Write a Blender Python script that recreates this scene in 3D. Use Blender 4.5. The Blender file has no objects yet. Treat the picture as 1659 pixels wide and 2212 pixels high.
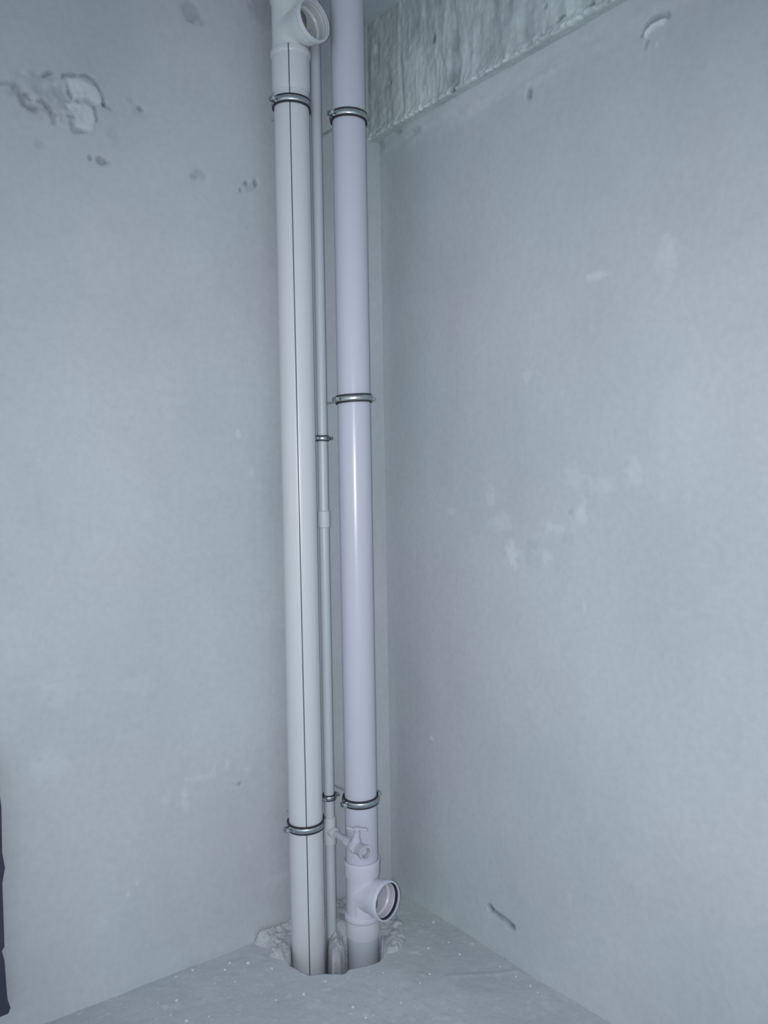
import bpy, bmesh, math, random
import numpy as np
from mathutils import Vector, Matrix

S = bpy.context.scene
COL = S.collection

# ------------------------------------------------------------------ camera
CAM_POS = Vector((-1.83901, -2.40426, 1.51296))
CAM_R = Vector((0.79489411, -0.60653119, -0.01622529))
CAM_U = Vector((0.03546397, 0.01974867, 0.99917581))
CAM_F = Vector((0.60571087, 0.79481438, -0.03720811))
cd = bpy.data.cameras.new('camera')
cd.sensor_fit = 'VERTICAL'; cd.sensor_height = 36.0
cd.lens = 1783.83 * 36.0 / 2212.0
cd.clip_start = 0.02
cam = bpy.data.objects.new('camera', cd); COL.objects.link(cam)
m = Matrix.Identity(4)
for i in range(3):
    m[i][0] = CAM_R[i]; m[i][1] = CAM_U[i]; m[i][2] = -CAM_F[i]; m[i][3] = CAM_POS[i]
cam.matrix_world = m
S.camera = cam

# ------------------------------------------------------------------ world, flash, exposure
wd = bpy.data.worlds.new('daylight'); S.world = wd; wd.use_nodes = True
bg = wd.node_tree.nodes['Background']
bg.inputs['Color'].default_value = (0.84, 0.92, 1.0, 1)
bg.inputs['Strength'].default_value = 0.76

fl = bpy.data.lights.new('phone_flash', 'SPOT')
fl.energy = 118; fl.color = (0.97, 0.975, 1.0)
fl.shadow_soft_size = 0.012
fl.spot_size = math.radians(104); fl.spot_blend = 1.0
flo = bpy.data.objects.new('phone_flash', fl); COL.objects.link(flo)
aim = (CAM_F - CAM_U * math.tan(math.radians(7)) + CAM_R * math.tan(math.radians(3))).normalized()
m2 = aim.to_track_quat('-Z', 'Y').to_matrix().to_4x4()
m2.translation = CAM_POS - CAM_R * 0.03 + CAM_U * 0.005 - CAM_F * 0.01
flo.matrix_world = m2

S.view_settings.view_transform = 'Standard'
S.view_settings.look = 'None'
S.view_settings.gamma = 1.0
S.view_settings.use_curve_mapping = False
S.view_settings.exposure = 0.0

random.seed(7)
PI = math.pi

# ------------------------------------------------------------------ measured marks (wall coordinates in metres)
PALE_L=[[(-1.101, 2.659), (-1.058, 2.669), (-1.038, 2.66), (-1.017, 2.654), (-1.0, 2.622), (-1.006, 2.611), (-1.023, 2.607), (-1.039, 2.617), (-1.08, 2.611), (-1.089, 2.626), (-1.096, 2.644)], [(-1.114, 2.588), (-1.086, 2.595), (-1.066, 2.596), (-1.04, 2.599), (-1.024, 2.587), (-1.022, 2.565), (-1.029, 2.536), (-1.038, 2.528), (-1.056, 2.528), (-1.076, 2.529), (-1.079, 2.551), (-1.083, 2.568), (-1.097, 2.576)]]
GROOVE_L=[([(-1.11, 2.656), (-1.108, 2.666), (-1.074, 2.676), (-1.043, 2.681), (-1.021, 2.673), (-0.999, 2.638), (-0.996, 2.614)], 0.005), ([(-0.996, 2.61), (-0.975, 2.603)], 0.006), ([(-1.095, 2.647), (-1.093, 2.621), (-1.086, 2.603), (-1.074, 2.602)], 0.004), ([(-1.023, 2.599), (-1.02, 2.563)], 0.005), ([(-1.092, 2.541), (-1.087, 2.518), (-1.048, 2.52)], 0.004), ([(-1.24, 2.599), (-1.224, 2.578), (-1.215, 2.554), (-1.189, 2.551)], 0.01), ([(-1.207, 2.583), (-1.198, 2.572)], 0.005), ([(-1.276, 2.597), (-1.258, 2.602)], 0.007), ([(-1.18, 2.576), (-1.165, 2.576), (-1.148, 2.563)], 0.007), ([(-1.139, 2.549), (-1.14, 2.527)], 0.006), ([(-1.101, 2.555), (-1.084, 2.553)], 0.005), ([(-1.143, 2.661), (-1.171, 2.64)], 0.005)]
PIT_L=[((-0.887, 2.627), 0.011, 0.011, 0.8), ((-0.917, 2.646), 0.012, 0.01, 0.25), ((-0.709, 2.476), 0.024, 0.018, 0.4), ((-0.725, 2.459), 0.012, 0.01, 0.3), ((-0.541, 2.482), 0.008, 0.009, 0.9), ((-0.507, 2.489), 0.008, 0.015, 0.9), ((-0.562, 2.456), 0.007, 0.009, 0.8), ((-0.53, 2.473), 0.028, 0.016, 0.3), ((-1.042, 2.451), 0.007, 0.01, 0.8), ((-1.008, 2.449), 0.015, 0.014, 0.8), ((-0.987, 2.447), 0.01, 0.008, 0.4), ((-1.176, 2.456), 0.02, 0.015, 0.25), ((-0.617, 0.538), 0.011, 0.009, 0.7), ((-0.724, 2.962), 0.035, 0.035, 0.45), ((-0.702, 2.945), 0.03, 0.02, 0.3), ((-0.473, 3.051), 0.05, 0.06, 0.35), ((-0.894, 2.619), 0.02, 0.02, 0.2), ((-0.972, 2.533), 0.02, 0.03, 0.15)]
LIGHT_L=[((-0.591, 1.676), 0.01, 0.022, 0.7), ((-0.852, 1.81), 0.008, 0.01, 0.5), ((-0.994, 0.292), 0.006, 0.006, 0.9), ((-0.963, 0.316), 0.006, 0.008, 0.7), ((-0.544, 1.552), 0.012, 0.025, 0.4), ((-0.899, 1.426), 0.02, 0.02, 0.3), ((-0.756, 0.589), 0.05, 0.012, 0.5), ((-0.804, 0.527), 0.014, 0.05, 0.5), ((-0.705, 0.607), 0.01, 0.03, 0.5), ((-0.659, 0.612), 0.01, 0.02, 0.5), ((-0.585, 0.58), 0.012, 0.01, 0.5), ((-0.864, 0.543), 0.02, 0.02, 0.4), ((-0.482, 0.178), 0.05, 0.02, 0.3), ((-1.055, 2.642), 0.004, 0.006, 0.5), ((-1.131, 2.632), 0.006, 0.008, 0.6), ((-1.235, 2.581), 0.004, 0.012, 0.7), ((-0.942, 0.914), 0.06, 0.03, 0.2), ((-1.201, 0.72), 0.06, 0.05, 0.35), ((-1.169, 0.951), 0.05, 0.07, 0.25), ((-1.072, 0.236), 0.02, 0.03, 0.3)]
CRES=[(-1.178, 2.649), (-1.159, 2.652), (-1.134, 2.653), (-1.117, 2.644), (-1.114, 2.633), (-1.117, 2.621), (-1.127, 2.631), (-1.146, 2.639), (-1.17, 2.637)]
GROOVE_R=[([(-1.182, 2.652), (-1.144, 2.661), (-1.117, 2.652), (-1.107, 2.638)], 0.006), ([(-1.12, 2.616), (-1.117, 2.6)], 0.006), ([(-0.524, 0.124), (-0.575, 0.12), (-0.616, 0.111)], 0.011)]
PIT_R=[((-0.719, 2.635), 0.014, 0.018, 1.0), ((-0.52, 0.133), 0.014, 0.01, 1.0), ((-0.614, 0.109), 0.012, 0.008, 0.6), ((-0.709, 1.314), 0.03, 0.022, 0.16), ((-0.86, 1.416), 0.01, 0.008, 0.3), ((-0.717, 1.264), 0.035, 0.03, 0.12), ((-0.85, 1.339), 0.025, 0.02, 0.15), ((-0.197, 2.697), 0.05, 0.012, 0.5), ((-0.134, 2.723), 0.03, 0.01, 0.6)]
LIGHT_R=[((-0.237, 0.617), 0.011, 0.008, 1.0), ((-0.632, 1.279), 0.028, 0.045, 0.8), ((-0.594, 1.377), 0.05, 0.03, 0.5), ((-0.799, 1.37), 0.04, 0.02, 0.6), ((-0.877, 1.517), 0.05, 0.04, 0.4), ((-0.901, 1.419), 0.02, 0.04, 0.6), ((-0.962, 2.061), 0.04, 0.012, 0.7), ((-1.176, 2.063), 0.03, 0.06, 0.5), ((-0.706, 1.821), 0.02, 0.02, 0.4), ((-0.36, 1.409), 0.02, 0.012, 0.5), ((-0.772, 1.288), 0.03, 0.02, 0.5), ((-1.148, 2.595), 0.006, 0.006, 0.8), ((-0.184, 2.697), 0.035, 0.01, 0.8), ((-0.108, 1.675), 0.006, 0.006, 0.6), ((-0.19, 1.3), 0.003, 0.012, 0.7), ((-0.907, 1.153), 0.005, 0.02, 0.5), ((-0.545, 1.463), 0.02, 0.03, 0.4), ((-1.078, 1.526), 0.03, 0.04, 0.4), ((-0.973, 1.49), 0.04, 0.03, 0.4), ((-0.594, 0.696), 0.006, 0.006, 0.4), ((-0.329, 2.69), 0.1, 0.012, 0.3), ((-0.524, 2.671), 0.12, 0.014, 0.3), ((-0.771, 2.66), 0.1, 0.014, 0.3), ((-0.437, 0.116), 0.01, 0.02, 0.3), ((-0.848, 0.296), 0.01, 0.02, 0.3)]
PIT_B=[((-0.359, 2.935), 0.008, 0.016, 1.0), ((-0.452, 2.732), 0.012, 0.012, 1.0), ((-0.192, 2.722), 0.012, 0.004, 1.0), ((-0.306, 2.723), 0.012, 0.005, 1.0), ((-0.831, 2.82), 0.01, 0.01, 1.0), ((-0.886, 2.764), 0.018, 0.006, 1.0), ((-0.988, 2.752), 0.009, 0.012, 1.0), ((-0.061, 3.01), 0.014, 0.03, 1.0), ((-0.132, 2.88), 0.012, 0.008, 1.0)]
CRUMBS=[(-0.697, -0.063, 0.0034), (-0.726, -0.088, 0.0034), (-0.651, -0.1, 0.0042), (-0.607, -0.174, 0.0029), (-0.782, -0.135, 0.0021), (-0.728, -0.163, 0.0021), (-0.906, -0.14, 0.0046), (-0.922, -0.244, 0.0038), (-0.863, -0.266, 0.0025), (-0.659, -0.237, 0.0017), (-0.8, -0.211, 0.0017), (-0.679, -0.324, 0.0021), (-0.861, 0.006, 0.0029), (-0.807, -0.003, 0.0034), (-0.945, -0.187, 0.0021), (-0.651, -0.169, 0.0017), (-0.696, -0.268, 0.0013), (-0.953, -0.113, 0.0017), (-0.515, -0.334, 0.0033), (-0.601, -0.35, 0.0047), (-0.52, -0.489, 0.0037), (-0.497, -0.556, 0.0028), (-0.519, -0.549, 0.0037), (-0.4, -0.559, 0.0028), (-0.246, -0.508, 0.0028), (-0.039, -0.285, 0.0033), (-0.079, -0.275, 0.0019), (-0.103, -0.486, 0.0028), (-0.086, -0.414, 0.0028), (-0.156, -0.395, 0.0028), (-0.048, -0.612, 0.0023), (-0.047, -0.677, 0.0023), (-0.047, -0.737, 0.0028), (-0.056, -0.773, 0.0023), (-0.368, -0.494, 0.0019), (-0.352, -0.412, 0.0019), (-0.299, -0.525, 0.0023), (-0.03, -0.466, 0.0028)]
EDGE=[(-1.359, 0.794), (-1.346, 0.666), (-1.348, 0.541), (-1.342, 0.499), (-1.35, 0.46), (-1.35, 0.428), (-1.35, 0.353), (-1.35, 0.287), (-1.357, 0.277), (-1.351, 0.249), (-1.349, 0.188), (-1.347, 0.142), (-1.34, 0.115), (-1.346, 0.102), (-1.354, 0.088), (-1.354, 0.073), (-1.351, 0.035)]

# ------------------------------------------------------------------ numpy noise
def vnoise(u, v, seed):
    rs = np.random.RandomState(seed)
    T = rs.rand(256, 256)
    iu = np.floor(u).astype(int); iv = np.floor(v).astype(int)
    fu = u - iu; fv = v - iv
    fu = fu * fu * (3 - 2 * fu); fv = fv * fv * (3 - 2 * fv)
    a = T[iu % 256, iv % 256]; b = T[(iu + 1) % 256, iv % 256]
    c = T[iu % 256, (iv + 1) % 256]; d = T[(iu + 1) % 256, (iv + 1) % 256]
    return (a * (1 - fu) + b * fu) * (1 - fv) + (c * (1 - fu) + d * fu) * fv
def fbm(u, v, seed, octv=4):
    s = 0; a = 1; t = 0
    for k in range(octv):
        s = s + a * vnoise(u * 2 ** k + 17.3 * k, v * 2 ** k + 5.1 * k, seed + k); t += a; a *= 0.5
    return s / t - 0.5
def sstep(a, b, x):
    t = np.clip((x - a) / (b - a), 0, 1); return t * t * (3 - 2 * t)
def seg_dist(pts, u, v, closed=False):
    d = np.full(u.shape, 1e9)
    n = len(pts)
    for i in range(n if closed else n - 1):
        ax, ay = pts[i]; bx, by = pts[(i + 1) % n]
        dx, dy = bx - ax, by - ay
        t = np.clip(((u - ax) * dx + (v - ay) * dy) / (dx * dx + dy * dy + 1e-12), 0, 1)
        d = np.minimum(d, np.hypot(u - ax - t * dx, v - ay - t * dy))
    return d
def poly_sd(pts, u, v):
    d = seg_dist(pts, u, v, True)
    ins = np.zeros(u.shape, bool)
    n = len(pts); j = n - 1
    for i in range(n):
        xi, yi = pts[i]; xj, yj = pts[j]
        if yi != yj:
            c = ((yi > v) != (yj > v)) & (u < (xj - xi) * (v - yi) / (yj - yi) + xi)
            ins ^= c
        j = i
    return np.where(ins, -d, d)
def axis_pts(*spans):
    out = []
    for a, b, st in spans:
        n = max(1, int(round((b - a) / st)))
        out += list(np.linspace(a, b, n, endpoint=False))
    out.append(spans[-1][1])
    return np.array(out)

# ------------------------------------------------------------------ mesh helpers
def mesh_np(name, co, faces, tone=None):
    me = bpy.data.meshes.new(name)
    nf = len(faces); k = faces.shape[1]
    me.vertices.add(len(co)); me.vertices.foreach_set('co', co.astype(np.float32).ravel())
    me.loops.add(nf * k); me.loops.foreach_set('vertex_index', faces.astype(np.int32).ravel())
    me.polygons.add(nf); me.polygons.foreach_set('loop_start', np.arange(0, nf * k, k, dtype=np.int32))
    me.update(calc_edges=True); me.validate()
    if tone is not None:
        at = me.attributes.new('tone', 'FLOAT', 'POINT')
        at.data.foreach_set('value', tone.astype(np.float32).ravel())
    me.polygons.foreach_set('use_smooth', np.ones(nf, bool))
    me.update()
    return me
def grid_faces(nu, nv, flip=False):
    i, j = np.meshgrid(np.arange(nu - 1), np.arange(nv - 1), indexing='ij')
    a = (i * nv + j).ravel(); b = a + nv; c = b + 1; d = a + 1
    return np.stack([a, d, c, b] if flip else [a, b, c, d], 1)
def link(name, me, mat, parent=None, loc=None):
    o = bpy.data.objects.new(name, me); COL.objects.link(o)
    if mat: me.materials.clear(); me.materials.append(mat)
    if parent: o.parent = parent
    if loc is not None: o.location = loc
    return o
def tag(o, label, cat=None, group=None, kind=None):
    o['label'] = label
    if cat: o['category'] = cat
    if group: o['group'] = group
    if kind: o['kind'] = kind
    return o
def empty(name, loc, label, cat, group=None):
    o = bpy.data.objects.new(name, None); COL.objects.link(o)
    o.location = loc; o.empty_display_size = 0.05
    return tag(o, label, cat, group)
def bm_mesh(bm, name, smooth=35):
    bmesh.ops.recalc_face_normals(bm, faces=bm.faces)
    me = bpy.data.meshes.new(name); bm.to_mesh(me); bm.free()
    if smooth:
        me.polygons.foreach_set('use_smooth', np.ones(len(me.polygons), bool))
        me.set_sharp_from_angle(angle=math.radians(smooth))
    return me
def frame(d):
    d = Vector(d).normalized()
    a = Vector((0, 0, 1)) if abs(d.z) < 0.9 else Vector((1, 0, 0))
    x = a.cross(d).normalized(); y = d.cross(x)
    return x, y, d
def lathe(bm, prof, origin=(0, 0, 0), d=(0, 0, 1), n=64, closed=False, cap=True):
    """prof: (radius, height) pairs turned round direction d."""
    x, y, d = frame(d); o = Vector(origin)
    rings = []
    for r, h in prof:
        if r < 1e-6: rings.append([bm.verts.new(o + d * h)])
        else: rings.append([bm.verts.new(o + d * h + (x * math.cos(t) + y * math.sin(t)) * r)
                            for t in (2 * PI * k / n for k in range(n))])
    pairs = list(zip(rings, rings[1:]))
    if closed: pairs.append((rings[-1], rings[0]))
    for A, B in pairs:
        for k in range(n):
            k2 = (k + 1) % n
            if len(A) == 1 and len(B) == 1: continue
            if len(A) == 1: bm.faces.new((A[0], B[k2], B[k]))
            elif len(B) == 1: bm.faces.new((A[k], A[k2], B[0]))
            else: bm.faces.new((A[k], A[k2], B[k2], B[k]))
    if cap and not closed:
        for rg in (rings[0], rings[-1]):
            if len(rg) > 1: bm.faces.new(rg)
    return bm
def lathe_mesh(name, prof, origin=(0, 0, 0), d=(0, 0, 1), n=64, closed=False, smooth=35):
    return bm_mesh(lathe(bmesh.new(), prof, origin, d, n, closed), name, smooth)
def box(bm, c, half, ax=None, bev=0.0):
    """box with centre c, half sizes, and axes (three vectors)."""
    ax = ax or (Vector((1, 0, 0)), Vector((0, 1, 0)), Vector((0, 0, 1)))
    c = Vector(c); vs = []
    for sx in (-1, 1):
        for sy in (-1, 1):
            for sz in (-1, 1):
                vs.append(bm.verts.new(c + ax[0] * half[0] * sx + ax[1] * half[1] * sy + ax[2] * half[2] * sz))
    fs = [(0, 1, 3, 2), (4, 6, 7, 5), (0, 4, 5, 1), (2, 3, 7, 6), (0, 2, 6, 4), (1, 5, 7, 3)]
    nf = [bm.faces.new([vs[i] for i in f]) for f in fs]
    if bev:
        es = list({e for f in nf for e in f.edges})
        bmesh.ops.bevel(bm, geom=es, offset=bev, segments=2, affect='EDGES', profile=0.6)
    return bm
def boolean(base, others, op):
    """apply boolean ops to a mesh and return the new mesh."""
    tmp = bpy.data.objects.new('tmp', base); COL.objects.link(tmp)
    olist = []
    for me in others:
        o = bpy.data.objects.new('tmpb', me); COL.objects.link(o); olist.append(o)
        md = tmp.modifiers.new('b', 'BOOLEAN'); md.operation = op; md.object = o; md.solver = 'EXACT'
    dg = bpy.context.evaluated_depsgraph_get()
    me2 = bpy.data.meshes.new_from_object(tmp.evaluated_get(dg))
    for o in olist + [tmp]: bpy.data.objects.remove(o)
    return me2

# ------------------------------------------------------------------ materials
def new_mat(name):
    mt = bpy.data.materials.new(name); mt.use_nodes = True
    nt = mt.node_tree; b = nt.nodes['Principled BSDF']
    return mt, nt, b
def nd(nt, t, **kw):
    n = nt.nodes.new(t)
    for k, v in kw.items(): setattr(n, k, v)
    return n
def ramp(nt, fac, stops):
    r = nd(nt, 'ShaderNodeValToRGB'); el = r.color_ramp.elements
    while len(el) < len(stops): el.new(0.5)
    for e, (p, c) in zip(el, stops): e.position = p; e.color = (*c, 1)
    nt.links.new(fac, r.inputs['Fac']); return r.outputs['Color']
def noise(nt, vec, scale, detail=4, rough=0.55):
    n = nd(nt, 'ShaderNodeTexNoise'); n.inputs['Scale'].default_value = scale
    n.inputs['Detail'].default_value = detail; n.inputs['Roughness'].default_value = rough
    nt.links.new(vec, n.inputs['Vector']); return n.outputs['Fac']
def mix(nt, fac, a, b, mode='MIX'):
    n = nd(nt, 'ShaderNodeMix', data_type='RGBA', blend_type=mode)
    for s, v in ((n.inputs[0], fac), (n.inputs[6], a), (n.inputs[7], b)):
        if isinstance(v, (int, float)): s.default_value = v
        elif isinstance(v, tuple): s.default_value = (*v, 1)
        else: nt.links.new(v, s)
    return n.outputs[2]
def mineral(name, base, dark, light, hue_a, hue_b, hue=0.25, patch=2.2, grain=60, bump=0.25, rough=0.93, streak=None, tone=True, gr_lo=0.95, gr_hi=1.04):
    """plaster / concrete: mottled colour, faint hue drift, tone attribute for stains, pale scars and painted hole shade."""
    mt, nt, b = new_mat(name); L = nt.links
    tc = nd(nt, 'ShaderNodeTexCoord').outputs['Object']
    vec = tc
    if streak:
        mp = nd(nt, 'ShaderNodeMapping'); mp.inputs['Scale'].default_value = streak
        L.new(tc, mp.inputs['Vector']); vec = mp.outputs['Vector']
    c1 = ramp(nt, noise(nt, vec, patch, 6, 0.6), [(0.30, dark), (0.52, base), (0.75, light)])
    h = ramp(nt, noise(nt, tc, 1.3, 2, 0.5), [(0.33, hue_a), (0.5, base), (0.67, hue_b)])
    c2 = mix(nt, hue, c1, h)
    g = noise(nt, vec, grain, 5, 0.65)
    gr = ramp(nt, g, [(0.3, (gr_lo,) * 3), (0.7, (gr_hi,) * 3)])
    c3 = mix(nt, 1.0, c2, gr, 'MULTIPLY')
    c4 = c3
    if tone:
        at = nd(nt, 'ShaderNodeAttribute', attribute_name='tone').outputs['Fac']
        tr = ramp(nt, at, [(0.0, (0.25, 0.28, 0.31)), (0.5, (1, 1, 1)), (1.0, (1.45, 1.45, 1.45))])
        c4 = mix(nt, 1.0, c3, tr, 'MULTIPLY')
    L.new(c4, b.inputs['Base Color'])
    b.inputs['Roughness'].default_value = rough
    b.inputs['Specular IOR Level'].default_value = 0.25
    bp = nd(nt, 'ShaderNodeBump'); bp.inputs['Strength'].default_value = bump; bp.inputs['Distance'].default_value = 0.004
    L.new(g, bp.inputs['Height']); L.new(bp.outputs['Normal'], b.inputs['Normal'])
    return mt
def plastic(name, col, rough=0.28, dust=0.006, spec=0.5):
    mt, nt, b = new_mat(name); L = nt.links
    tc = nd(nt, 'ShaderNodeTexCoord').outputs['Object']
    f = noise(nt, tc, 9, 4, 0.6)
    lo = tuple(c * (1 - dust) for c in col); hi = tuple(min(1, c * (1 + dust)) for c in col)
    L.new(ramp(nt, f, [(0.3, lo), (0.7, hi)]), b.inputs['Base Color'])
    rr = nd(nt, 'ShaderNodeMapRange'); rr.inputs['To Min'].default_value = rough * 0.97; rr.inputs['To Max'].default_value = rough * 1.05
    L.new(noise(nt, tc, 30, 3), rr.inputs['Value']); L.new(rr.outputs['Result'], b.inputs['Roughness'])
    b.inputs['Specular IOR Level'].default_value = spec
    return mt
def metal(name, col, rough):
    mt, nt, b = new_mat(name); L = nt.links
    tc = nd(nt, 'ShaderNodeTexCoord').outputs['Object']
    f = noise(nt, tc, 60, 3)
    L.new(ramp(nt, f, [(0.3, tuple(c * 0.8 for c in col)), (0.7, col)]), b.inputs['Base Color'])
    b.inputs['Metallic'].default_value = 1.0; b.inputs['Roughness'].default_value = rough
    return mt

M_WALL = mineral('grey_plaster', (0.486, 0.531, 0.562), (0.445, 0.489, 0.520), (0.534, 0.581, 0.608),
                 (0.512, 0.510, 0.585), (0.450, 0.545, 0.560), hue=0.40, patch=1.7, grain=45, bump=0.05)
M_BEAM = mineral('raw_concrete', (0.520, 0.585, 0.598), (0.377, 0.416, 0.448), (0.637, 0.709, 0.715),
                 (0.494, 0.520, 0.559), (0.494, 0.598, 0.559), hue=0.3, patch=7, grain=70, bump=0.5, streak=(1, 1, 0.3))
M_CEIL = mineral('ceiling_concrete', (0.570, 0.630, 0.675), (0.495, 0.540, 0.600), (0.645, 0.720, 0.735),
                 (0.600, 0.570, 0.690), (0.540, 0.675, 0.690), hue=0.4, patch=3, grain=50, bump=0.4)
M_FLOOR = mineral('cement_floor', (0.480, 0.520, 0.550), (0.410, 0.440, 0.480), (0.540, 0.575, 0.600),
                  (0.480, 0.485, 0.560), (0.490, 0.545, 0.510), hue=0.35, patch=3.5, grain=80, bump=0.35)
M_MORTAR = mineral('crumbly_mortar', (0.500, 0.535, 0.560), (0.420, 0.450, 0.475), (0.585, 0.620, 0.640),
                   (0.510, 0.520, 0.560), (0.480, 0.550, 0.560), hue=0.2, patch=22, grain=140, bump=0.9, gr_lo=0.82, gr_hi=1.14)
M_CRUMB = mineral('plaster_crumb', (0.759, 0.816, 0.828), (0.667, 0.724, 0.736), (0.851, 0.908, 0.920),
                  (0.759, 0.793, 0.828), (0.713, 0.816, 0.828), hue=0.1, patch=50, grain=150, bump=0.5, tone=False)
M_PIPE_A = plastic('pale_grey_plastic', (0.600, 0.635, 0.665), 0.30)
M_PIPE_B = plastic('lavender_grey_plastic', (0.535, 0.560, 0.650), 0.26)
M_FIT_A = plastic('white_grey_fitting', (0.63, 0.68, 0.69), 0.34)
M_FIT_B = plastic('lilac_white_fitting', (0.62, 0.635, 0.72), 0.34)
M_RISER = plastic('matte_grey_plastic', (0.475, 0.525, 0.565), 0.36)
M_PIPE_LOW = plastic('cool_grey_plastic', (0.46, 0.51, 0.57), 0.32)
M_STUD = plastic('dusty_stud', (0.40, 0.44, 0.46), 0.7)
M_RFIT = plastic('matte_grey_fitting', (0.53, 0.57, 0.60), 0.5)
M_VALVE = plastic('dusty_valve_plastic', (0.48, 0.50, 0.56), 0.5, 0.10)
M_SEAM = plastic('dark_seam', (0.10, 0.12, 0.13), 0.7)
M_RUBBER = plastic('black_rubber', (0.022, 0.028, 0.038), 0.6)
M_STEEL = metal('zinc_steel', (0.56, 0.60, 0.63), 0.30)
M_BOLT = metal('zinc_bolt', (0.66, 0.70, 0.72), 0.35)
M_DARK = mineral('charred_board', (0.050, 0.055, 0.085), (0.03, 0.035, 0.05), (0.075, 0.08, 0.11),
                 (0.05, 0.07, 0.085), (0.06, 0.05, 0.085), hue=0.5, patch=8, grain=60, bump=0.6, tone=False)
M_TAN = mineral('bare_wood_end', (0.30, 0.25, 0.20), (0.22, 0.18, 0.15), (0.38, 0.32, 0.26),
                (0.30, 0.25, 0.2), (0.30, 0.25, 0.2), hue=0.1, patch=30, grain=90, bump=0.4, tone=False)

# ------------------------------------------------------------------ layout constants (metres)
LP = (-0.4463, -0.1291)      # pale pipe axis
RP = (-0.2818, -0.2079)      # lavender pipe axis
SP = (-0.3603, -0.1383)      # riser axis
R_L, R_R, R_S = 0.0550, 0.0532, 0.0172
DROP = -0.063               # the drain stacks' feet lie below floor level, in the slab hole
BR = Vector((0.20, -0.975, 0.05)).normalized()   # direction of both tee branches
BEAM_Z, BEAM_P, CEIL_Z = 2.729, 0.05, 3.130

# ------------------------------------------------------------------ walls
def marks(u, v, pits, lights, grooves):
    d = np.zeros(u.shape); t = np.full(u.shape, 0.5)
    wob = fbm(u * 60, v * 60, 91, 3); wob2 = fbm(u * 24, v * 24, 95, 3)
    for (c, a, b, s) in pits:
        q = np.hypot((u - c[0]) / a, (v - c[1]) / b) + wob * 0.9
        k = 1 - sstep(0.45, 1.25, q)
        d -= 0.006 * s * k; t -= 0.27 * s * k
    for (c, a, b, s) in lights:
        q = np.hypot((u - c[0]) / a, (v - c[1]) / b) + wob * 1.3
        k = 1 - sstep(0.3, 1.3, q)
        d += 0.0012 * s * k; t += 0.24 * s * k
    for pts, w in grooves:
        q = (seg_dist(pts, u, v) + wob * 0.012 + wob2 * 0.010) / (w * 1.15)
        k = (1 - sstep(0.2, 1.4, q)) * (0.65 + 1.1 * np.clip(wob2 + 0.25, 0, 0.6))
        d -= 0.006 * k; t -= 0.22 * k
    return d, t

# left wall: plane y = 0, displaced towards -y
ux = axis_pts((-3.4, -1.7, 0.05), (-1.7, -0.3, 0.0045), (-0.3, 0.0, 0.005))
vz = axis_pts((-0.02, 3.16, 0.0047))
U, V = np.meshgrid(ux, vz, indexing='ij')
d, t = marks(U, V, PIT_L, LIGHT_L, GROOVE_L)
for pl in PALE_L:
    sd = poly_sd(pl, U, V) + fbm(U * 70, V * 70, 5, 3) * 0.006
    k = 1 - sstep(-0.004, 0.002, sd)
    d += 0.004 * k; t = t * (1 - k) + (0.71 + 0.10 * fbm(U * 40, V * 40, 8, 3)) * k
# rough zone round the broken plaster
rz = 1 - sstep(0.5, 1.0, np.hypot((U + 1.145) / 0.15, (V - 2.592) / 0.09))
d += rz * fbm(U * 55, V * 55, 33, 3) * 0.012; t += rz * (fbm(U * 38, V * 38, 35, 4) * 0.26 - 0.03)
d += fbm(U * 1.7, V * 1.7, 11, 3) * 0.012 + fbm(U * 14, V * 14, 12, 4) * 0.0016
t += fbm(U * 3.0, V * 2.2, 14, 5) * 0.15
# trowelled swell where plaster meets the floor
d += 0.010 * np.exp(-((V - 0.0) / 0.05) ** 2) * (0.6 + fbm(U * 9, V * 2, 15, 2))
edge = sstep(0.0, 0.06, -U); d *= edge
co = np.stack([U, -d, V], -1).reshape(-1, 3)
wl = link('wall_left', mesh_np('wall_left', co, grid_faces(*U.shape), t), M_WALL)
tag(wl, 'grey plastered wall on the left with chipped plaster near the top', kind='structure')

# right wall: plane x = 0, displaced towards -x
uy = axis_pts((-3.4, -1.8, 0.05), (-1.8, 0.0, 0.0047))
U, V = np.meshgrid(uy, vz, indexing='ij')
d, t = marks(U, V, PIT_R, LIGHT_R, GROOVE_R)
sd = poly_sd(CRES, U, V) + fbm(U * 60, V * 60, 6, 2) * 0.003
k = 1 - sstep(-0.003, 0.002, sd)
d += 0.006 * k; t = t * (1 - k) + 0.86 * k
d += fbm(U * 1.6, V * 1.6, 21, 3) * 0.012 + fbm(U * 14, V * 14, 22, 4) * 0.0014
t += fbm(U * 3.4, V * 1.8, 24, 5) * 0.13
sm = np.exp(-((V - 2.69) / 0.035) ** 2)                  # hand-smeared band under the beam
d += sm * (0.004 + fbm(U * 5, V * 30, 27, 3) * 0.010); t += sm * fbm(U * 6, V * 40, 28, 3) * 0.12
d += 0.010 * np.exp(-((V - 0.0) / 0.05) ** 2) * (0.6 + fbm(U * 9, V * 2, 25, 2))
d += BEAM_P * 0.50 * sstep(0.0, 1.0, (V - 2.655 - 0.05 * fbm(U * 4, V * 0, 29, 3)) / 0.085) ** 1.5   # plaster drawn out to the beam
edge = sstep(0.0, 0.05, -U); d *= edge
co = np.stack([-d, U, V], -1).reshape(-1, 3)
wr = link('wall_right', mesh_np('wall_right', co, grid_faces(*U.shape, flip=True), t), M_WALL)
tag(wr, 'grey plastered wall on the right below the concrete beam', kind='structure')

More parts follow.
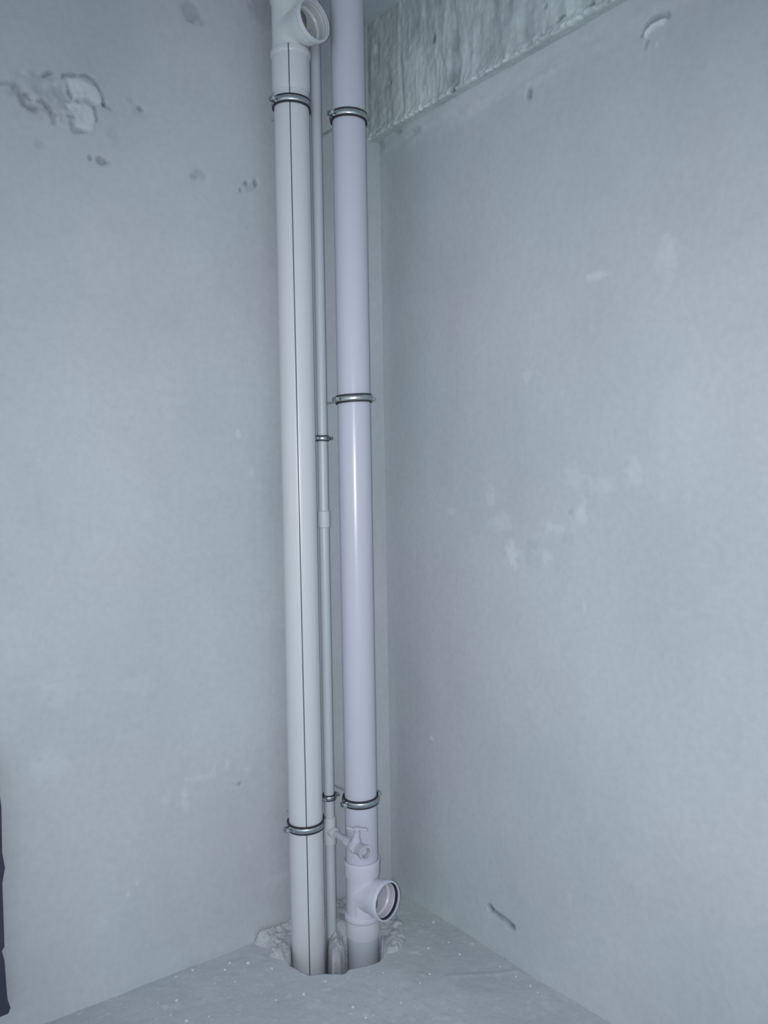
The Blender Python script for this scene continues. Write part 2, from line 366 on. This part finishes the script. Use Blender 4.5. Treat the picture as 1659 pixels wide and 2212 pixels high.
# ceiling
ux = axis_pts((-3.4, -1.6, 0.1), (-1.6, 0.02, 0.012)); uy = axis_pts((-3.4, -1.6, 0.1), (-1.6, 0.02, 0.012))
U, V = np.meshgrid(ux, uy, indexing='ij')
h = CEIL_Z + fbm(U * 5, V * 5, 41, 4) * 0.006
co = np.stack([U, V, h], -1).reshape(-1, 3)
ce = link('ceiling', mesh_np('ceiling', co, grid_faces(*U.shape, flip=True), 0.5 + fbm(U * 5, V * 5, 42, 4) * 0.15), M_CEIL)
tag(ce, 'bare concrete ceiling in the top corner behind the pipes', kind='structure')

# beam: profile swept along y (rough face, crumbly arris, soffit back to the wall)
uy = axis_pts((-3.4, -1.7, 0.05), (-1.7, 0.012, 0.004))
nf_, ns_ = 108, 14
prof = [(-BEAM_P, CEIL_Z + 0.01 - (CEIL_Z + 0.01 - BEAM_Z) * i / nf_) for i in range(nf_ + 1)] + \
       [(-BEAM_P + (BEAM_P + 0.012) * i / ns_, BEAM_Z) for i in range(1, ns_ + 1)]
px_ = np.array([p[0] for p in prof]); pz_ = np.array([p[1] for p in prof])
U, I = np.meshgrid(uy, np.arange(len(prof)), indexing='ij')
PX = px_[I]; PZ = pz_[I]; face = (I <= nf_)
streak = fbm(U * 26, PZ * 5, 51, 4)
ar = np.exp(-((PZ - BEAM_Z) / 0.022) ** 2) * face
crumb = fbm(U * 75, PZ * 75, 52, 3)
dd = np.where(face, streak * 0.012 + fbm(U * 60, PZ * 60, 53, 3) * 0.004, fbm(U * 50, PX * 50, 54, 3) * 0.003)
# formwork board joints
for yj, s in ((-0.47, 1.0), (-0.83, 0.8), (-0.20, 0.5), (-1.12, 0.6)):
    kk = np.exp(-((U - yj - 0.01 * np.sin(PZ * 9)) / 0.006) ** 2) * face
    dd = dd - 0.004 * s * kk
dd = dd + ar * (0.005 + crumb * 0.026)
tb = 0.5 + np.where(face, streak * 0.46 + fbm(U * 45, PZ * 22, 55, 3) * 0.34, -0.02 + fbm(U * 8, PX * 40, 56, 3) * 0.1) + ar * (0.10 + crumb * 0.42)
bandy = (1 - sstep(0.05, 0.13, np.abs(U + 0.40))) * face      # rough honeycombed streak
tb -= bandy * (0.04 + 0.16 * np.clip(fbm(U * 50, PZ * 9, 58, 3), 0, 1)); dd -= bandy * np.abs(fbm(U * 50, PZ * 16, 59, 3)) * 0.012
for (c, a, b, s) in PIT_B:
    q = np.hypot((U - c[0]) / a, (PZ - c[1]) / b) + crumb * 0.8
    kk = (1 - sstep(0.4, 1.1, q)) * face
    dd -= 0.012 * kk; tb -= 0.40 * kk * (0.35 if a > 0.0125 and b > 0.02 else 1)
pzd = PZ + np.where(face, 0, -1) * dd + ar * fbm(U * 30, PZ * 0, 60, 4) * 0.016 * np.where(face, 1, 0)
co = np.stack([PX - np.where(face, dd, 0), U, pzd], -1).reshape(-1, 3)
be = link('trim_1', mesh_np('concrete_beam', co, grid_faces(*U.shape, flip=False), np.clip(tb, 0, 1)), M_BEAM)
tag(be, 'rough raw concrete beam along the top of the right wall', kind='structure')

# ------------------------------------------------------------------ floor with the hole where the pipes go down
HOLE = [(-0.553, -0.190), (-0.545, -0.235), (-0.533, -0.273), (-0.495, -0.297), (-0.443, -0.336), (-0.423, -0.326), (-0.376, -0.341),
        (-0.330, -0.353), (-0.305, -0.345), (-0.215, -0.240), (-0.215, -0.130), (-0.300, -0.060), (-0.440, -0.045), (-0.510, -0.070)]
ux = axis_pts((-3.4, -1.5, 0.06), (-1.5, -0.62, 0.006), (-0.62, -0.24, 0.0032), (-0.24, 0.02, 0.006))
uy = axis_pts((-3.4, -1.6, 0.06), (-1.6, -0.40, 0.008), (-0.40, -0.05, 0.0035), (-0.05, 0.02, 0.006))
U, V = np.meshgrid(ux, uy, indexing='ij')
h = fbm(U * 6, V * 6, 61, 4) * 0.008 + fbm(U * 45, V * 45, 62, 3) * 0.0022
pj = seg_dist([(-0.21, -0.55), (-0.10, -0.62), (-0.02, -0.66)], U, V)
h += 0.003 * np.exp(-(pj / 0.006) ** 2)                  # low trowel ridge
near = 1 - sstep(0.0, 0.05, poly_sd(HOLE, U, V)); h *= 1 - 0.8 * near
sd = poly_sd(HOLE, U, V) + fbm(U * 40, V * 40, 63, 3) * 0.006
h -= 0.20 * (1 - sstep(-0.005, 0.001, sd))
t = 0.5 + fbm(U * 4, V * 4, 64, 5) * 0.10
sp = fbm(U * 55, V * 55, 66, 2); t += 0.12 * sstep(0.24, 0.34, sp)   # pale dust flecks
co = np.stack([U, V, h], -1).reshape(-1, 3)
flr = link('floor', mesh_np('floor', co, grid_faces(*U.shape), t), M_FLOOR)
tag(flr, 'bare grey cement floor scattered with crumbs', kind='structure')

# mortar packed round the pipes, up against the left wall
MORT = [(-0.600, 0.01), (-0.580, -0.06), (-0.592, -0.13), (-0.577, -0.16), (-0.552, -0.190), (-0.492, -0.100), (-0.425, -0.090), (-0.372, -0.120),
        (-0.424, -0.235), (-0.395, -0.240), (-0.366, -0.224), (-0.330, -0.165), (-0.240, -0.215), (-0.234, -0.240), (-0.312, -0.345),
        (-0.283, -0.352), (-0.235, -0.358), (-0.166, -0.322), (-0.106, -0.238), (-0.092, -0.17), (-0.12, -0.06), (-0.20, 0.01)]
ux = axis_pts((-0.66, -0.06, 0.0034)); uy = axis_pts((-0.42, 0.006, 0.0036))
U, V = np.meshgrid(ux, uy, indexing='ij')
hs = poly_sd(HOLE, U, V)
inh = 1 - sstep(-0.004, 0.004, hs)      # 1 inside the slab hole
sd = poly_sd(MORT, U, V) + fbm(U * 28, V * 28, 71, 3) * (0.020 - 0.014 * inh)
rise = sstep(0.0, 0.035, -sd)
wallup = np.exp(-(V / 0.05) ** 2)
h = rise * (0.012 + 0.030 * (1 - sstep(0.0, 0.16, np.hypot(U + 0.33, (V + 0.08) * 0.8))) + 0.03 * wallup
            + fbm(U * 22, V * 22, 72, 4) * 0.015 + fbm(U * 75, V * 75, 73, 3) * 0.016)
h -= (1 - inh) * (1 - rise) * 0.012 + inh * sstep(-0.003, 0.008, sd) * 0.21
F = grid_faces(*U.shape)
keep = (sd.ravel()[F] < np.where(inh.ravel()[F] > 0.5, 0.016, 0.006)).all(1)
F = F[keep]
used = np.unique(F); remap = np.full(U.size, -1); remap[used] = np.arange(len(used))
co = np.stack([U, V, h], -1).reshape(-1, 3)
tn = (0.5 + fbm(U * 30, V * 30, 74, 4) * 0.34 - 0.30 * inh * sstep(-0.002, 0.006, sd)).ravel()  # mottled tone, with shade painted on the drop into the slab hole
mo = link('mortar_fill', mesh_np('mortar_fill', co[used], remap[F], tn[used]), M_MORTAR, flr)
mo['label'] = 'pale crumbly mortar packed round the foot of the pipes'

# ------------------------------------------------------------------ pipes
def pipe_mesh(name, r, z0, z1, wall=0.003, n=72):
    return lathe_mesh(name, [(r - wall, z0), (r, z0), (r, z1), (r - wall, z1)], n=n, closed=True)
def tee_mesh(name, r, zb, zt, zc, sock_r, sock_h, branch_len, sock_top=True, bead=0.0045, tb=0.0045):
    """87 degree tee along z with a hollow branch in direction BR at height zc. Local origin on the pipe axis."""
    top = [(sock_r - 0.004, zt - sock_h - 0.012)] if sock_top else []
    if sock_top:
        prof = [(0, zb), (r, zb), (r, zt - sock_h - 0.010), (sock_r, zt - sock_h), (sock_r, zt - 0.016),
                (sock_r + tb, zt - 0.012), (sock_r + tb, zt - 0.005), (sock_r + tb * 0.4, zt), (0, zt)]
    else:
        prof = [(0, zb), (r, zb), (r, zt), (0, zt)]
    body = lathe_mesh(name, prof, n=72)
    o = Vector((0, 0, zc))
    Lb = branch_len
    br = lathe_mesh('br', [(0, 0), (r, 0), (r, Lb - 0.052), (sock_r, Lb - 0.040), (sock_r, Lb - 0.018),
                           (sock_r + bead, Lb - 0.013), (sock_r + bead, Lb - 0.004), (sock_r + bead - 0.002, Lb), (0, Lb)], o, BR, 72)
    ri = r - 0.004
    bore = lathe_mesh('bore', [(0, zb - 0.02), (ri, zb - 0.02), (ri, zt - sock_h), (sock_r - 0.004, zt - sock_h), (sock_r - 0.004, zt + 0.02), (0, zt + 0.02)]
                      if sock_top else [(0, zb - 0.02), (ri, zb - 0.02), (ri, zt + 0.02), (0, zt + 0.02)], n=64)
    bore2 = lathe_mesh('bore2', [(0, 0), (ri, 0), (ri, Lb - 0.046), (sock_r - 0.004, Lb - 0.040), (sock_r - 0.004, Lb - 0.020),
                                 (sock_r + 0.0005, Lb - 0.015), (sock_r + 0.0005, Lb - 0.008), (sock_r - 0.002, Lb - 0.004), (sock_r - 0.0015, Lb + 0.03), (0, Lb + 0.03)], o, BR, 72)
    me = boolean(body, [br], 'UNION')
    me = boolean(me, [bore, bore2], 'DIFFERENCE')
    me.name = name
    me.polygons.foreach_set('use_smooth', np.ones(len(me.polygons), bool))
    me.set_sharp_from_angle(angle=math.radians(32))
    return me
def socket_profile(r, sr, z0, z1, bead=0.004):
    """flared push-fit socket with a rounded bead near its mouth, sitting on the end of a pipe."""
    w = 0.0032
    return [(r + 0.0002, z0), (sr, z0 + 0.014), (sr, z1 - 0.022), (sr + bead * 0.8, z1 - 0.018), (sr + bead, z1 - 0.013),
            (sr + bead, z1 - 0.007), (sr + bead * 0.7, z1 - 0.002), (sr, z1), (r + 0.0004, z1), (r + 0.0004, z0 + 0.012)]
def seal_mesh(name, r, axis_o, d):
    return lathe_mesh(name, [(r + 0.0020, -0.004), (r + 0.0020, 0.004), (r - 0.0045, 0.0035), (r - 0.0045, -0.0035)], axis_o, d, 64, closed=True)

# pale drain stack
st = empty('drain_pipe', (LP[0], LP[1], DROP), 'pale grey drain pipe with a dark seam line and an open tee at its top', 'pipe')
link('pipe', pipe_mesh('pale_pipe', R_L, -0.13, 2.925), M_PIPE_A, st)
sk = link('socket', lathe_mesh('pale_socket', socket_profile(R_L, 0.0595, 2.800, 2.930), closed=True), M_PIPE_A, st)
sk['label'] = 'flared socket with a rounded bead below the tee'
tz = 2.985
tee = link('tee_fitting', tee_mesh('pale_tee', 0.0565, 2.880, 3.13, tz, 0.0610, 0.05, 0.112), M_FIT_A, st)
tee['label'] = 'whitish tee fitting with its branch open to the room'
link('sealing_ring', seal_mesh('pale_seal', 0.0610, Vector((0, 0, tz)) + BR * (0.112 - 0.0115), BR), M_FIT_A, tee)
link('pipe_length', pipe_mesh('pale_upper_pipe', R_L, 3.085, 3.36), M_PIPE_A, st)
# seam: a thin dark line down the front of the pipe and over its socket
def seam(name, r_of_z, zs, ang_of_z, w=0.0018):
    bm = bmesh.new(); prev = None
    for z in zs:
        r = r_of_z(z) + 0.0004; a = ang_of_z(z); da = w / r
        row = [bm.verts.new(((r + k) * math.cos(a + s * da), (r + k) * math.sin(a + s * da), z)) for s, k in ((-1, -0.0008), (-1, 0), (1, 0), (1, -0.0008))]
        if prev:
            for q in range(3): bm.faces.new((prev[q], prev[q + 1], row[q + 1], row[q]))
        prev = row
    return bm_mesh(bm, name, 0)
def r_pale(z):
    if z < 2.80: return R_L
    if z < 2.814: return R_L + (0.0595 - R_L) * (z - 2.80) / 0.014
    if z < 2.908: return 0.0595
    return 0.0636
vang = math.atan2(-0.795, -0.606)
sm_ = link('seam_line', seam('seam_line', r_pale, list(np.linspace(-0.02, 2.80, 60)) + [2.814, 2.85, 2.906, 2.912, 2.928],
                             lambda z: vang + 0.16 - 0.15 * (z / 2.9)), M_SEAM, st)
sm_['label'] = 'thin dark seam line running down the front of the pipe'

# lavender drain stack
st2 = empty('drain_pipe', (RP[0], RP[1], DROP), 'lavender grey drain pipe nearer the corner with an open tee low down', 'pipe')
tz2 = 0.215
link('pipe', pipe_mesh('lavender_pipe', R_R, 0.262, 3.36), M_PIPE_B, st2)
link('pipe_length', pipe_mesh('lavender_lower_pipe', R_R, -0.13, 0.150), M_PIPE_LOW, st2)
sk = link('socket', lathe_mesh('lavender_socket', socket_profile(R_R, 0.0565, 0.072, 0.152), closed=True), M_FIT_B, st2)
sk['label'] = 'socket with a rounded bead under the tee'
tee2 = link('tee_fitting', tee_mesh('lavender_tee', 0.0545, 0.125, 0.330, tz2, 0.0588, 0.048, 0.112, tb=0.0008), M_FIT_B, st2)
tee2['label'] = 'lilac white tee fitting with its branch open to the room'
s2 = link('sealing_ring', seal_mesh('lavender_seal', 0.0588, Vector((0, 0, tz2)) + BR * (0.112 - 0.0115), BR), M_RUBBER, tee2)
s2['label'] = 'dark rubber sealing ring inside the open branch'

# water riser
rs = empty('water_riser', (SP[0], SP[1], 0), 'thin grey water riser standing between the two drain pipes', 'pipe')
link('pipe', pipe_mesh('riser_pipe', R_S, -0.13, 3.36, 0.0025, 40), M_RISER, rs)
cp = link('coupling', lathe_mesh('riser_coupling', [(R_S, 1.364), (0.0200, 1.366), (0.0206, 1.370), (0.0206, 1.414), (0.0200, 1.418), (R_S, 1.420)], n=40), M_RFIT, rs)
cp['label'] = 'welded coupling sleeve halfway up'
zv = 0.360
bm = bmesh.new()
lathe(bm, [(R_S, zv - 0.046), (0.0206, zv - 0.044), (0.0212, zv - 0.040), (0.0212, zv + 0.040), (0.0206, zv + 0.044), (R_S, zv + 0.046)], n=40)
VD = Vector((0.0, -1.0, -0.03)).normalized()
lathe(bm, [(0.0, 0.0), (0.0175, 0.0), (0.0175, 0.030), (0.0165, 0.032), (0.0, 0.032)], (0, 0, zv), VD, 36)
tf = link('tee_fitting', bm_mesh(bm, 'riser_tee', 35), M_RFIT, rs)
tf['label'] = 'welded tee low on the riser feeding the valve'
link('branch_pipe', lathe_mesh('branch_pipe', [(0.0, 0.025), (0.0105, 0.025), (0.0105, 0.112), (0.0, 0.112)], (0, 0, zv), VD, 32), M_RISER, rs)

# stop valve screwed onto the branch
vo = Vector((SP[0], SP[1], zv)) + VD * 0.112
VS = 1.2
va = empty('stop_valve', vo, 'small dusty stop valve with a turn handle in front of the lavender pipe', 'valve')
link('inlet_nut', lathe_mesh('inlet_nut', [(0, -0.012), (0.0145, -0.012), (0.0155, -0.010), (0.0155, 0.006), (0.0145, 0.008), (0, 0.008)], (0, 0, 0), VD, 6, smooth=0), M_VALVE, va)
bm = bmesh.new()
lathe(bm, [(0, 0.004), (0.0115, 0.004), (0.0125, 0.012), (0.0170, 0.020), (0.0190, 0.030), (0.0170, 0.040), (0.0135, 0.046), (0, 0.046)], (0, 0, 0), VD, 36)
link('valve_body', bm_mesh(bm, 'valve_body', 40), M_VALVE, va)
ob = bmesh.new()
lathe(ob, [(0.0080, 0.044), (0.0150, 0.044), (0.0165, 0.050), (0.0175, 0.066), (0.0200, 0.070), (0.0200, 0.078), (0.0140, 0.078), (0.0130, 0.060), (0.0080, 0.056)], (0, 0, 0), VD, 36, closed=True)
on = link('outlet', bm_mesh(ob, 'outlet', 35), M_VALVE, va); on['label'] = 'flared open outlet of the valve'
ST = Vector((0.05, -0.12, 0.99)).normalized(); so = VD * 0.030
link('bonnet', lathe_mesh('bonnet', [(0, 0.008), (0.0135, 0.008), (0.0125, 0.020), (0.0095, 0.026), (0.0085, 0.040), (0.0060, 0.042), (0.0060, 0.048), (0, 0.048)], so, ST, 32), M_VALVE, va)
x_, y_, d_ = frame(ST)
hd = (CAM_R - ST * CAM_R.dot(ST)).normalized(); hp = ST.cross(hd)
bm = bmesh.new()
lathe(bm, [(0, 0.044), (0.0075, 0.044), (0.0080, 0.047), (0.0080, 0.053), (0.0070, 0.055), (0, 0.055)], so, ST, 24)
for s in (-1, 1):
    box(bm, so + ST * (0.050 + 0.001 * s) + hd * (0.013 * s), (0.009, 0.0055, 0.0028), (hd, hp, ST), 0.0018)
    lathe(bm, [(0, -0.004), (0.0062, -0.003), (0.0070, 0), (0.0062, 0.003), (0, 0.004)], so + ST * 0.050 + hd * (0.0215 * s), ST, 20)
link('handle', bm_mesh(bm, 'handle', 35), M_VALVE, va)
va.scale = (VS, VS, VS)

# ------------------------------------------------------------------ pipe clamps
def ring_strip(bm, prof, a0, a1, n):
    """profile (radius, height) swept round z from a0 to a1, capped."""
    rings = []
    for k in range(n + 1):
        a = a0 + (a1 - a0) * k / n
        rings.append([bm.verts.new((r * math.cos(a), r * math.sin(a), h)) for r, h in prof])
    q = len(prof)
    for A, B in zip(rings, rings[1:]):
        for i in range(q): bm.faces.new((A[i], A[(i + 1) % q], B[(i + 1) % q], B[i]))
    bm.faces.new(rings[0]); bm.faces.new(rings[-1][::-1])
def clamp(axis, z, r, label, tilt=0.0, tdir=0.0, spin=0.0, small=False, to_wall=True):
    o = empty('pipe_clamp', (axis[0], axis[1], z), label, 'pipe clamp', 'steel pipe clamps lined with black rubber')
    w = 0.0066 if small else 0.0086           # half width of the strap
    g = 0.002 if small else 0.0026            # lining thickness
    r0 = r + 0.0013; r1 = r0 + g; r2 = r1 + (0.0016 if small else 0.0022)
    lw = w + (0.0028 if small else 0.0046)
    M = Matrix.Rotation(tilt, 4, Vector((math.cos(tdir), math.sin(tdir), 0))) @ Matrix.Rotation(spin, 4, 'Z')
    ga = 0.05 if not small else 0.12
    def put(name, bm, mat, parent=o, smooth=35):
        bmesh.ops.transform(bm, matrix=M, verts=bm.verts)
        return link(name, bm_mesh(bm, name, smooth), mat, parent)
    bm = bmesh.new()
    lip = r2 - 0.0004
    pr = [(r0, -lw), (lip, -lw), (lip, -w - 0.0004), (r1, -w + 0.0006), (r1, w - 0.0006), (lip, w + 0.0004), (lip, lw), (r0, lw)]
    ring_strip(bm, pr, ga * 0.4, PI - ga * 0.4, 40); ring_strip(bm, pr, PI + ga * 0.4, 2 * PI - ga * 0.4, 40)
    put('rubber_lining', bm, M_RUBBER)
    bu = w * 0.42
    sp_ = [(r1, -w)] + [(r2 - 0.0008 + bu * math.cos(k * PI / 10), w * math.sin(k * PI / 10)) for k in range(-5, 6)] + [(r1, w)]
    ll = 0.012 if small else 0.020; th = 0.0012
    for a0, a1, sy in ((ga, PI - ga, 1), (PI + ga, 2 * PI - ga, -1)):
        bm = bmesh.new(); ring_strip(bm, sp_, a0, a1, 40)
        for sx in (-1, 1):
            yo = sy * (r1 * math.sin(ga) + th * 0.5 + 0.0005)
            box(bm, (sx * (r1 + ll * 0.5), yo, 0), (ll * 0.5 + 0.001, th, w * 0.9), None, 0.0007)
        put('strap_half', bm, M_STEEL)
    for sx in (-1, 1):
        bm = bmesh.new()
        bx_ = sx * (r1 + ll * 0.62); br_ = 0.0030 if small else 0.0040
        lathe(bm, [(0, -0.016), (br_, -0.016), (br_, 0.017), (0, 0.017)], (bx_, 0, 0), (0, 1, 0), 14)
        lathe(bm, [(0, -0.0155), (br_ * 1.5, -0.0155), (br_ * 1.85, -0.0135), (br_ * 1.85, -0.009), (0, -0.009)], (bx_, 0, 0), (0, 1, 0), 6)
        lathe(bm, [(0, 0.006), (br_ * 1.8, 0.006), (br_ * 1.8, 0.011), (0, 0.011)], (bx_, 0, 0), (0, 1, 0), 6)
        put('bolt', bm, M_BOLT, smooth=30)
    # threaded stud back to the wall, with its nut
    bm = bmesh.new()
    dist = -axis[1] - r2 + 0.004
    lathe(bm, [(0, r2 - 0.001), (0.0040, r2 - 0.001), (0.0040, r2 + dist), (0, r2 + dist)], (0, 0, 0), (0, 1, 0), 16)
    lathe(bm, [(0, r2), (0.0075, r2), (0.0075, r2 + 0.010), (0, r2 + 0.010)], (0, 0, 0), (0, 1, 0), 6)
    bmm = link('wall_stud', bm_mesh(bm, 'wall_stud', 30), M_STUD, o)
    return o
clamp(LP, 2.703, R_L, 'steel pipe clamp high on the pale drain pipe, just under the tee socket', 0.03, 0.6, 0.05)
clamp(LP, 0.403, R_L, 'steel pipe clamp low on the pale drain pipe, left of the valve', 0.05, -1.0, -0.02)
clamp(RP, 2.675, R_R, 'steel pipe clamp high on the lavender drain pipe, beside the concrete beam', 0.02, 0.6, 0.0)
clamp(RP, 1.780, R_R, 'steel pipe clamp halfway up the lavender drain pipe', 0.05, -2.2, -0.03)
clamp(RP, 0.467, R_R, 'steel pipe clamp low on the lavender drain pipe, above the valve', 0.04, -1.0, 0.03)
clamp(SP, 1.656, R_S, 'small steel clamp on the thin riser above its coupling', 0.03, 0, 0.05, True)
clamp(SP, 0.473, R_S, 'small steel clamp on the thin riser just above the valve tee', 0.05, -1.0, 0.15, True)

# ------------------------------------------------------------------ dark ragged board at the lower left
front = [(x, z) for x, z in EDGE if z > 0.10]
lowe = [(-1.404, 0.100), (-1.411, 0.088), (-1.411, 0.05), (-1.408, 0.0)]
def slab(pts, y0, y1, back):
    bm = bmesh.new()
    loop = pts + back
    A = [bm.verts.new((x, y0, z)) for x, z in loop]; B = [bm.verts.new((x + 0.002 * math.sin(i * 2.3), y1, z)) for i, (x, z) in enumerate(loop)]
    n = len(loop)
    bm.faces.new(A); bm.faces.new(B[::-1])
    for i in range(n): bm.faces.new((A[i], B[i], B[(i + 1) % n], A[(i + 1) % n]))
    return bm
bd = empty('ragged_board', (-1.46, -0.05, 0), 'dark board with a ragged edge standing at the lower left of the wall', 'board')
OFF = Vector((1.46, 0.05, 0))
bm = slab([(-1.43, 0.86)] + front + [(-1.404, 0.100)], -0.058, -0.032, [(-1.56, 0.100), (-1.56, 0.90), (-1.50, 0.93)])
bmesh.ops.translate(bm, verts=bm.verts, vec=OFF); link('panel', bm_mesh(bm, 'panel', 20), M_DARK, bd)
bm = slab(lowe[:-1] + [(-1.408, 0.006)], -0.058, -0.030, [(-1.56, 0.006), (-1.56, 0.100)])
bmesh.ops.translate(bm, verts=bm.verts, vec=OFF); ft = link('foot', bm_mesh(bm, 'foot', 20), M_TAN, bd)
ft['label'] = 'tan bare wood foot of the board'

# ------------------------------------------------------------------ crumbs and grit on the floor
def crumb_mesh(seed):
    rnd = random.Random(seed); bm = bmesh.new()
    bmesh.ops.create_icosphere(bm, subdivisions=1, radius=1.0)
    for v in bm.verts:
        v.co *= 0.75 + 0.5 * rnd.random(); v.co.z *= 0.65
    me = bm_mesh(bm, 'plaster_crumb', 0); me.materials.append(M_CRUMB); return me
cms = [crumb_mesh(s) for s in range(6)]
def floor_h(x, y):
    return float(fbm(np.array([x * 6.0]), np.array([y * 6.0]), 61, 4)[0] * 0.008 + fbm(np.array([x * 45.0]), np.array([y * 45.0]), 62, 3)[0] * 0.0022)
for i, (x, y, s) in enumerate(CRUMBS):
    if y > -0.012 or x > -0.012: y = min(y, -0.03); x = min(x, -0.03)
    o = bpy.data.objects.new('plaster_crumb', cms[i % 6]); COL.objects.link(o)
    s *= 1.5
    o.location = (x, y, floor_h(x, y) + s * 0.40); o.scale = (s, s * 0.9, s); o.rotation_euler = (0, 0, i * 1.7)
    side = 'left of the pale drain pipe' if x < -0.57 else ('right of the pipes towards the right wall' if x > -0.29 else 'in front of the pipes')
    tag(o, 'small pale plaster crumb on the cement floor ' + side, 'crumb', 'plaster crumbs on the floor ' + side)
bm = bmesh.new(); rnd = random.Random(3)
for i in range(260):
    x = rnd.uniform(-1.3, -0.02); y = rnd.uniform(-1.1, -0.02); s = rnd.uniform(0.0006, 0.0014)
    if (-0.61 < x < -0.1 and -0.37 < y < 0): continue
    z = floor_h(x, y)
    vs = [bm.verts.new((x + s * rnd.uniform(.6, 1.2) * math.cos(a), y + s * rnd.uniform(.6, 1.2) * math.sin(a), z - 0.0005)) for a in (0, 2.1, 4.2)]
    tp = bm.verts.new((x, y, z + s))
    for a, b in ((0, 1), (1, 2), (2, 0)): bm.faces.new((vs[a], vs[b], tp))
    bm.faces.new(vs[::-1])
gr = link('floor_grit', bm_mesh(bm, 'floor_grit', 0), M_CRUMB)
tag(gr, 'fine pale grit strewn over the cement floor', 'grit', kind='stuff')
